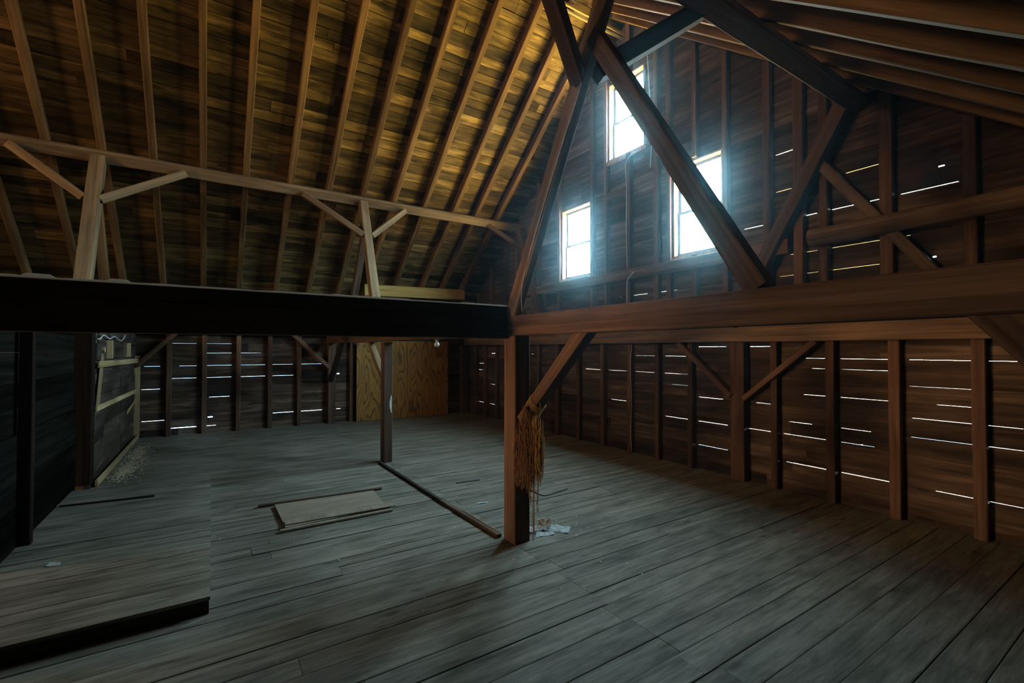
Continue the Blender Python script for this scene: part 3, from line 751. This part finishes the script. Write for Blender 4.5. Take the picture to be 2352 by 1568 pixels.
# ------------------------------------------------------------------ platform
def platform():
    root = empty('platform', (-5.6, -0.65, 0), 'low raised plank platform in the left foreground', 'platform')
    bpy.context.view_layer.update()
    bm = bmesh.new(); rnd = random.Random(6); x = -7.42
    while x < -3.78:
        w = min(rnd.uniform(0.13, 0.2), -3.765 - x)
        g = rnd.choice((0.001, 0.002, 0.004)); dz = rnd.uniform(-0.002, 0.001)
        add_box(bm, x + g, x + w - g, -1.37, 0.008 + rnd.uniform(-0.002, 0.001), 0.098, 0.122 + dz)
        x += w
    bmesh.ops.transform(bm, matrix=Matrix.Translation(-Vector(root.location)), verts=bm.verts)
    bmesh.ops.recalc_face_normals(bm, faces=bm.faces)
    link('deck', bm, M['floor'], root)
    for nm, p0, p1 in (('riser_board', (-3.80, -1.33, 0.049), (-3.80, 0.0, 0.049)), ('riser_board', (-3.86, -0.02, 0.049), (-7.40, -0.02, 0.049)), ('riser_board', (-7.38, -0.045, 0.049), (-7.38, -1.33, 0.049))):
        timber(nm, None, None, p0, p1, 0.035, 0.096, M['dark'] if p0[0] == p1[0] else M['floor'], parent=root, wob=0.001)
bpy.context.view_layer.update()
platform()
timber('stick', 'thin dark stick lying on the raised platform', 'stick', (-6.74, -1.34, 0.133), (-6.64, -0.53, 0.133), 0.02, 0.018, M['dark'], None, wob=0.001)
def scrap(name, label, cat, pts, mat, z, curl=0.02, t=0.0015, group=None, seed=0):
    """A crumpled sheet over the quad pts (x, y)."""
    n = 10; bm = bmesh.new(); rows = []
    P = [Vector((x, y, 0)) for x, y in pts]
    for i in range(n + 1):
        u = i / n; r = []
        for j in range(n + 1):
            v = j / n
            p = P[0] * (1 - u) * (1 - v) + P[1] * u * (1 - v) + P[2] * u * v + P[3] * (1 - u) * v
            q = abs(noise.noise(Vector((p.x * 11 + seed, p.y * 11, seed)))) * curl * 1.6
            r.append(bm.verts.new((p.x, p.y, z + 0.002 + q)))
        rows.append(r)
    for i in range(n):
        for j in range(n): bm.faces.new((rows[i][j], rows[i + 1][j], rows[i + 1][j + 1], rows[i][j + 1]))
    ret = bmesh.ops.solidify(bm, geom=bm.faces[:], thickness=-t)
    bmesh.ops.recalc_face_normals(bm, faces=bm.faces)
    return tag(link(name, bm, mat), label, cat, group)
scrap('paper_scrap', 'small pale paper scrap on the platform near the left edge', 'paper', [(-5.03, -1.05), (-5.00, -0.98), (-4.93, -0.97), (-4.96, -1.06)], M['paper'], 0.122, 0.01)

# ------------------------------------------------------------------ things on the floor
hb = empty('hatch_board', (-5.48, 1.15, 0), 'brown rectangular board lying on the floor between two sticks', 'board')
bpy.context.view_layer.update()
bm = bmesh.new()
q = [(-5.90, 0.615), (-5.82, 1.715), (-5.13, 1.665), (-5.08, 0.63)]
vs = [bm.verts.new((x + 5.48, y - 1.15, z)) for z in (0.012, 0.032) for x, y in q]
for f in ((0, 1, 2, 3), (7, 6, 5, 4), (0, 4, 5, 1), (1, 5, 6, 2), (2, 6, 7, 3), (3, 7, 4, 0)): bm.faces.new([vs[i] for i in f])
bmesh.ops.recalc_face_normals(bm, faces=bm.faces)
link('panel', bm, M['board'], hb)
timber('cleat', None, None, (-5.19, 0.635, 0.040), (-5.15, 1.755, 0.040), 0.12, 0.014, M['board'], parent=hb, wob=0.001)
timber('stick', 'dark square stick behind the brown board on the floor', 'stick', (-5.99, 0.455, 0.017), (-5.90, 1.84, 0.017), 0.04, 0.03, M['redtimber'], 'sticks beside the board', wob=0.001)
timber('stick', 'square stick in front of the brown board on the floor', 'stick', (-5.06, 0.575, 0.015), (-5.06, 1.70, 0.015), 0.045, 0.026, M['board'], 'sticks beside the board', wob=0.001)
po = [(-7.25, 2.235, 0.018), (-6.6, 2.26, 0.018), (-5.9, 2.255, 0.018), (-5.2, 2.275, 0.018), (-4.5, 2.30, 0.018), (-3.80, 2.315, 0.018)]
pole = empty('strip', po[0], 'long dark wooden strip on the floor between the two posts', 'strip')
bpy.context.view_layer.update()
timber('dark_strip', None, None, (-7.24, 2.235, 0.016), (-5.0, 2.275, 0.016), 0.05, 0.03, M['dark'], parent=pole, wob=0.007, seg=0.12)
timber('reddish_strip', None, None, (-5.02, 2.275, 0.018), (-3.79, 2.318, 0.018), 0.055, 0.034, M['redtimber'], parent=pole, wob=0.004, seg=0.12)
timber('pale_edge', None, None, (-4.55, 2.325, 0.019), (-3.83, 2.348, 0.019), 0.008, 0.034, M['pale'], parent=pole, wob=0.002)
timber('stick', 'short black stick on the floor right of the long strip', 'stick', (-5.62, 2.76, 0.008), (-5.58, 3.10, 0.008), 0.025, 0.012, M['black'], None, wob=0.001)
scrap('wood_chip', 'curled white wood chip on the floor near the long strip', 'chip', [(-4.78, 2.61), (-4.75, 2.75), (-4.72, 2.74), (-4.75, 2.60)], M['paper'], 0.0, 0.01)
tag(tube('wire', smooth_path([(-5.0, 3.42, 0.006), (-4.75, 3.42, 0.006), (-4.55, 3.45, 0.006), (-4.62, 3.85, 0.006)], 4), 0.008, M['black']), 'bent black wire on the floor behind the hanging twine', 'wire')
# papers by the post
scrap('paper_sheet', 'white paper sheet lying right of the post, rightmost of the papers', 'paper', [(-3.66, 2.80), (-3.76, 2.93), (-3.62, 3.06), (-3.50, 2.93)], M['paper'], 0.0, 0.02, group='papers by the post', seed=2)
scrap('paper_sheet', 'flat white paper in front of the crumpled papers by the post', 'paper', [(-3.60, 2.62), (-3.70, 2.68), (-3.64, 2.86), (-3.55, 2.80)], M['paper'], 0.0, 0.012, group='papers by the post', seed=5)
scrap('paper_sheet', 'creased whitish paper nearest the post, leftmost of the papers', 'paper', [(-3.70, 2.60), (-3.84, 2.66), (-3.80, 2.86), (-3.66, 2.80)], M['paper'], 0.006, 0.06, group='papers by the post', seed=9)
scrap('paper_sheet', 'crumpled tan stained paper on top in the middle of the papers', 'paper', [(-3.72, 2.74), (-3.86, 2.80), (-3.83, 2.93), (-3.69, 2.88)], M['paper_tan'], 0.02, 0.07, group='papers by the post', seed=14)

def flakes(name, label, cat, mat, spots, n, size, seed):
    rnd = random.Random(seed); bm = bmesh.new()
    for _ in range(n):
        cx, cy, sx, sy = rnd.choice(spots)
        x, y = rnd.gauss(cx, sx), rnd.gauss(cy, sy); s = size * rnd.uniform(0.4, 1.5); a = rnd.uniform(0, 6.3)
        mw = Matrix.Translation((x, y, 0.004 + s * 0.2)) @ Matrix.Rotation(a, 4, 'Z') @ Matrix.Rotation(rnd.uniform(-.4, .4), 4, 'X')
        add_box(bm, -s, s, -s * 0.5, s * 0.5, -s * 0.15, s * 0.15, mw)
    bmesh.ops.recalc_face_normals(bm, faces=bm.faces)
    return tag(link(name, bm, mat), label, cat, kind='stuff')
flakes('paint_flakes', 'white flakes scattered on the floor around the papers', 'flakes', M['flake'], [(-3.9, 3.05, .2, .18), (-3.5, 3.1, .1, .15), (-4.2, 3.1, .3, .25), (-3.2, 2.4, .5, .6), (-4.5, 1.2, .7, .7), (-5.5, 2.3, 1, .6)], 130, 0.006, 3)
flakes('crumbs', 'pale crumbly debris heaped on the floor along the partition', 'debris', M['debris'], [(-10.3, -1.06, .45, .06), (-8.75, -1.06, .25, .05), (-9.4, -1.0, .7, .1)], 2200, 0.009, 4)

# ------------------------------------------------------------------ twine bundle hung on the knee brace
def twine():
    root = empty('twine_bundle', (-3.38, 2.33, 1.27), 'shaggy bundle of brown baling twine hanging from the knee brace beside the post', 'twine')
    rnd = random.Random(17); O = Vector(root.location)
    def strands(n, cx, spread, top, bot, r, mat, name, loops=0.6, ybase=2.34, ysp=0.05, fan=1.0):
        bm = bmesh.new()
        for _ in range(n):
            t = rnd.gauss(0, 1); z1 = bot + rnd.uniform(-0.1, 0.18)
            x0 = cx[0] + rnd.uniform(-0.03, 0.03); x1 = cx[1] + spread * max(-1.9, min(1.9, t))
            y0 = ybase + rnd.uniform(-.02, .02); y1 = ybase + rnd.uniform(-ysp, ysp)
            zt = top + rnd.uniform(-0.03, 0.03)
            pts = [(x0, y0, zt)]
            for k in range(1, 5):
                u = k / 5; e = min(1, u * 1.7)
                pts.append((x0 + (x1 - x0) * e + rnd.gauss(0, .008), y0 + (y1 - y0) * e + rnd.gauss(0, .006), zt + (z1 - zt) * u))
            pts.append((x1, y1, z1))
            if rnd.random() < loops:
                w = rnd.uniform(0.012, 0.035); hh = rnd.uniform(0.1, 0.4)
                pts += [(x1 + w * .5, y1, z1 - 0.018), (x1 + w, y1 + rnd.gauss(0, .01), z1 + 0.01), (x1 + w * 1.1, y1, z1 + hh * .5), (x1 + w * .8, y1, z1 + hh)]
            add_tube(bm, [Vector(p) - O for p in smooth_path(pts, 4)], r * rnd.uniform(.8, 1.2), 4)
        return link(name, bm, mat, root, None, True)
    strands(230, (-3.375, -3.37), 0.085, 1.27, 0.66, 0.0022, M['twine'], 'strands', ysp=0.06)
    strands(60, (-3.36, -3.26), 0.03, 1.22, 0.78, 0.0024, M['twine'], 'strands', ysp=0.05, loops=.8)
    o = strands(70, (-3.235, -3.19), 0.02, 1.20, 0.80, 0.0024, M['straw'], 'golden_strands', ysp=0.03, loops=.3); o['label'] = 'golden yellow strands on the right side'
    bm = bmesh.new()
    for x, z, w in ((-3.255, 0.16, .02), (-3.245, 0.22, .012), (-3.19, 0.42, .02), (-3.30, .5, .03)):
        add_tube(bm, [Vector(p) - O for p in smooth_path([(x, 2.335, 0.8), (x - w * .3, 2.335, 0.5), (x - w, 2.335, z + 0.08), (x - w * .4, 2.335, z), (x + w * .4, 2.335, z + .03), (x + w * .2, 2.335, 0.45), (x + .01, 2.335, .8)], 6)], 0.0026, 5)
    link('hanging_loops', bm, M['twine'], root, None, True)
    bm = bmesh.new()                                     # the turns that hold it to the brace
    for k in range(7):
        c = Vector((-3.385 + 0.012 * k, 2.43, 1.265 + 0.012 * k)); pts = []
        for a in range(13):
            th = 2 * math.pi * a / 12
            pts.append(c - O + Vector((0.085 * math.cos(th) * -0.7, 0.075 * math.sin(th), 0.085 * math.cos(th) * 0.72)))
        add_tube(bm, pts, 0.004, 5)
    link('wrapping', bm, M['straw'], root, None, True)
twine()

# ------------------------------------------------------------------ wires and lamp
wy = GY - 0.165
tag(tube('electric_wire', smooth_path([(-5.58, GY - 0.11, 0.03), (-5.60, GY - 0.11, 0.35), (-5.585, GY - 0.11, 0.9), (-5.60, GY - 0.11, 1.5), (-5.57, GY - 0.115, 1.88)], 6), 0.0055, M['cable']), 'pale electric wire on the lower gable wall below the wall beam', 'wire', 'electric wires on the gable')
tag(tube('electric_wire', smooth_path([(-5.595, wy - .03, 2.14), (-5.60, wy - .03, 2.9), (-5.56, wy - .03, 3.02), (-5.45, wy - .02, 3.12)], 6), 0.0055, M['cable']), 'pale electric wire bending right just above the reddish tie beam', 'wire', 'electric wires on the gable')
tag(tube('electric_wire', smooth_path([(-5.59, wy - .03, 3.22), (-5.61, wy - .03, 3.9), (-5.60, wy - .03, 4.6), (-5.62, wy - .03, 5.0), (-5.55, wy, 5.14), (-5.42, wy + .05, 5.2)], 6), 0.0055, M['cable']), 'pale electric wire running up to the sill of the topmost window', 'wire', 'electric wires on the gable')
tag(tube('electric_wire', smooth_path([(-5.11, wy, 4.8), (-5.08, wy, 5.3), (-5.12, wy, 6.1), (-5.17, wy, 6.85)], 6), 0.0055, M['cable']), 'pale electric wire hanging right of the topmost window', 'wire', 'electric wires on the gable')
tag(tube('electric_wire', smooth_path([(-6.25, wy, 6.80), (-6.0, wy, 6.90), (-5.7, wy, 6.93), (-5.4, wy, 6.97), (-5.2, wy, 7.02)], 6), 0.005, M['cable']), 'pale electric wire above the topmost window', 'wire', 'electric wires on the gable')
tag(tube('string', smooth_path([(-2.61, 2.34, 3.93), (-2.66, 2.34, 3.78), (-2.85, 2.34, 3.47), (-3.39, 2.34, 2.5), (-3.44, 2.34, 2.14)], 6), 0.0035, M['cable']), 'thin white string hanging down right of the tall slanting post', 'string')
tag(tube('string', smooth_path([(-3.74, 2.31, 2.22), (-3.76, 2.27, 2.19), (-3.775, 2.28, 2.12), (-3.755, 2.325, 2.10)], 5), 0.004, M['cable']), 'loop of white string where the dark girder meets the tie beam', 'string')
lb = empty('light_bulb', (-5.52, 2.43, 1.927), 'bluish bulb in a socket under the tie beam, in front of the plywood', 'light bulb')
def lathe(name, prof, mat, parent, k=16):
    bm = bmesh.new(); rings = []
    for r, z in prof: rings.append([bm.verts.new((r * math.cos(2 * math.pi * j / k), r * math.sin(2 * math.pi * j / k), z)) for j in range(k)])
    for a, c in zip(rings, rings[1:]):
        for j in range(k): bm.faces.new((a[j], a[(j + 1) % k], c[(j + 1) % k], c[j]))
    bm.faces.new(rings[0][::-1]); bm.faces.new(rings[-1]); bmesh.ops.recalc_face_normals(bm, faces=bm.faces)
    return link(name, bm, mat, parent, None, True)
lathe('socket', [(0.03, 0.0), (0.03, -0.012), (0.018, -0.016), (0.017, -0.03)], M['white'], lb)
lathe('bulb', [(0.014, -0.03), (0.016, -0.037), (0.03, -0.055), (0.034, -0.072), (0.027, -0.09), (0.008, -0.10)], M['white'], lb)
# whitish smear on the second post
bm = bmesh.new(); pr = None
for i in range(13):
    z = 0.78 + 0.28 * i / 12; w = 0.028 * math.sin(math.pi * (i + .5) / 13) * (1 + .3 * noise.noise(Vector((i * .7, 0, 0))))
    c = [bm.verts.new((x, y, z)) for x, y in ((0.0845, 0.052 - w), (0.0845, 0.058), (0.082, 0.058), (0.082, 0.052 - w))]
    if pr:
        for j in range(4): bm.faces.new((pr[j], pr[(j + 1) % 4], c[(j + 1) % 4], c[j]))
    else: bm.faces.new(c)
    pr = c
bm.faces.new(pr[::-1]); bmesh.ops.recalc_face_normals(bm, faces=bm.faces)
bpy.context.view_layer.update()
sm = link('paint_smear', bm, M['paper'], None, Matrix.Translation((-7.33, 2.36, 0)))
mw = sm.matrix_world.copy(); sm.parent = p2; sm.matrix_parent_inverse = p2.matrix_world.inverted(); sm['label'] = 'whitish paint smear'

# ------------------------------------------------------------------ scattering volume added to imitate lens glow around the windows
HALO_DENSITY = 0.005
def window_halo():
    bm = bmesh.new(); add_box(bm, XL + 0.02, XR - 0.02, BY + 0.02, GY - 0.02, -0.1, 7.9); bmesh.ops.recalc_face_normals(bm, faces=bm.faces)
    m = bpy.data.materials.new('dusty_air'); m.use_nodes = True; nt = m.node_tree; nt.nodes.clear()
    o = nt.nodes.new('ShaderNodeOutputMaterial'); v = nt.nodes.new('ShaderNodeVolumeScatter')
    v.inputs['Color'].default_value = (0.55, 0.85, 1.0, 1); v.inputs['Density'].default_value = HALO_DENSITY; v.inputs['Anisotropy'].default_value = 0.96
    nt.links.new(v.outputs[0], o.inputs['Volume'])
    tag(link('haze', bm, m), 'thin dusty haze glowing around the gable windows', 'haze', kind='stuff')
if HALO_DENSITY: window_halo()
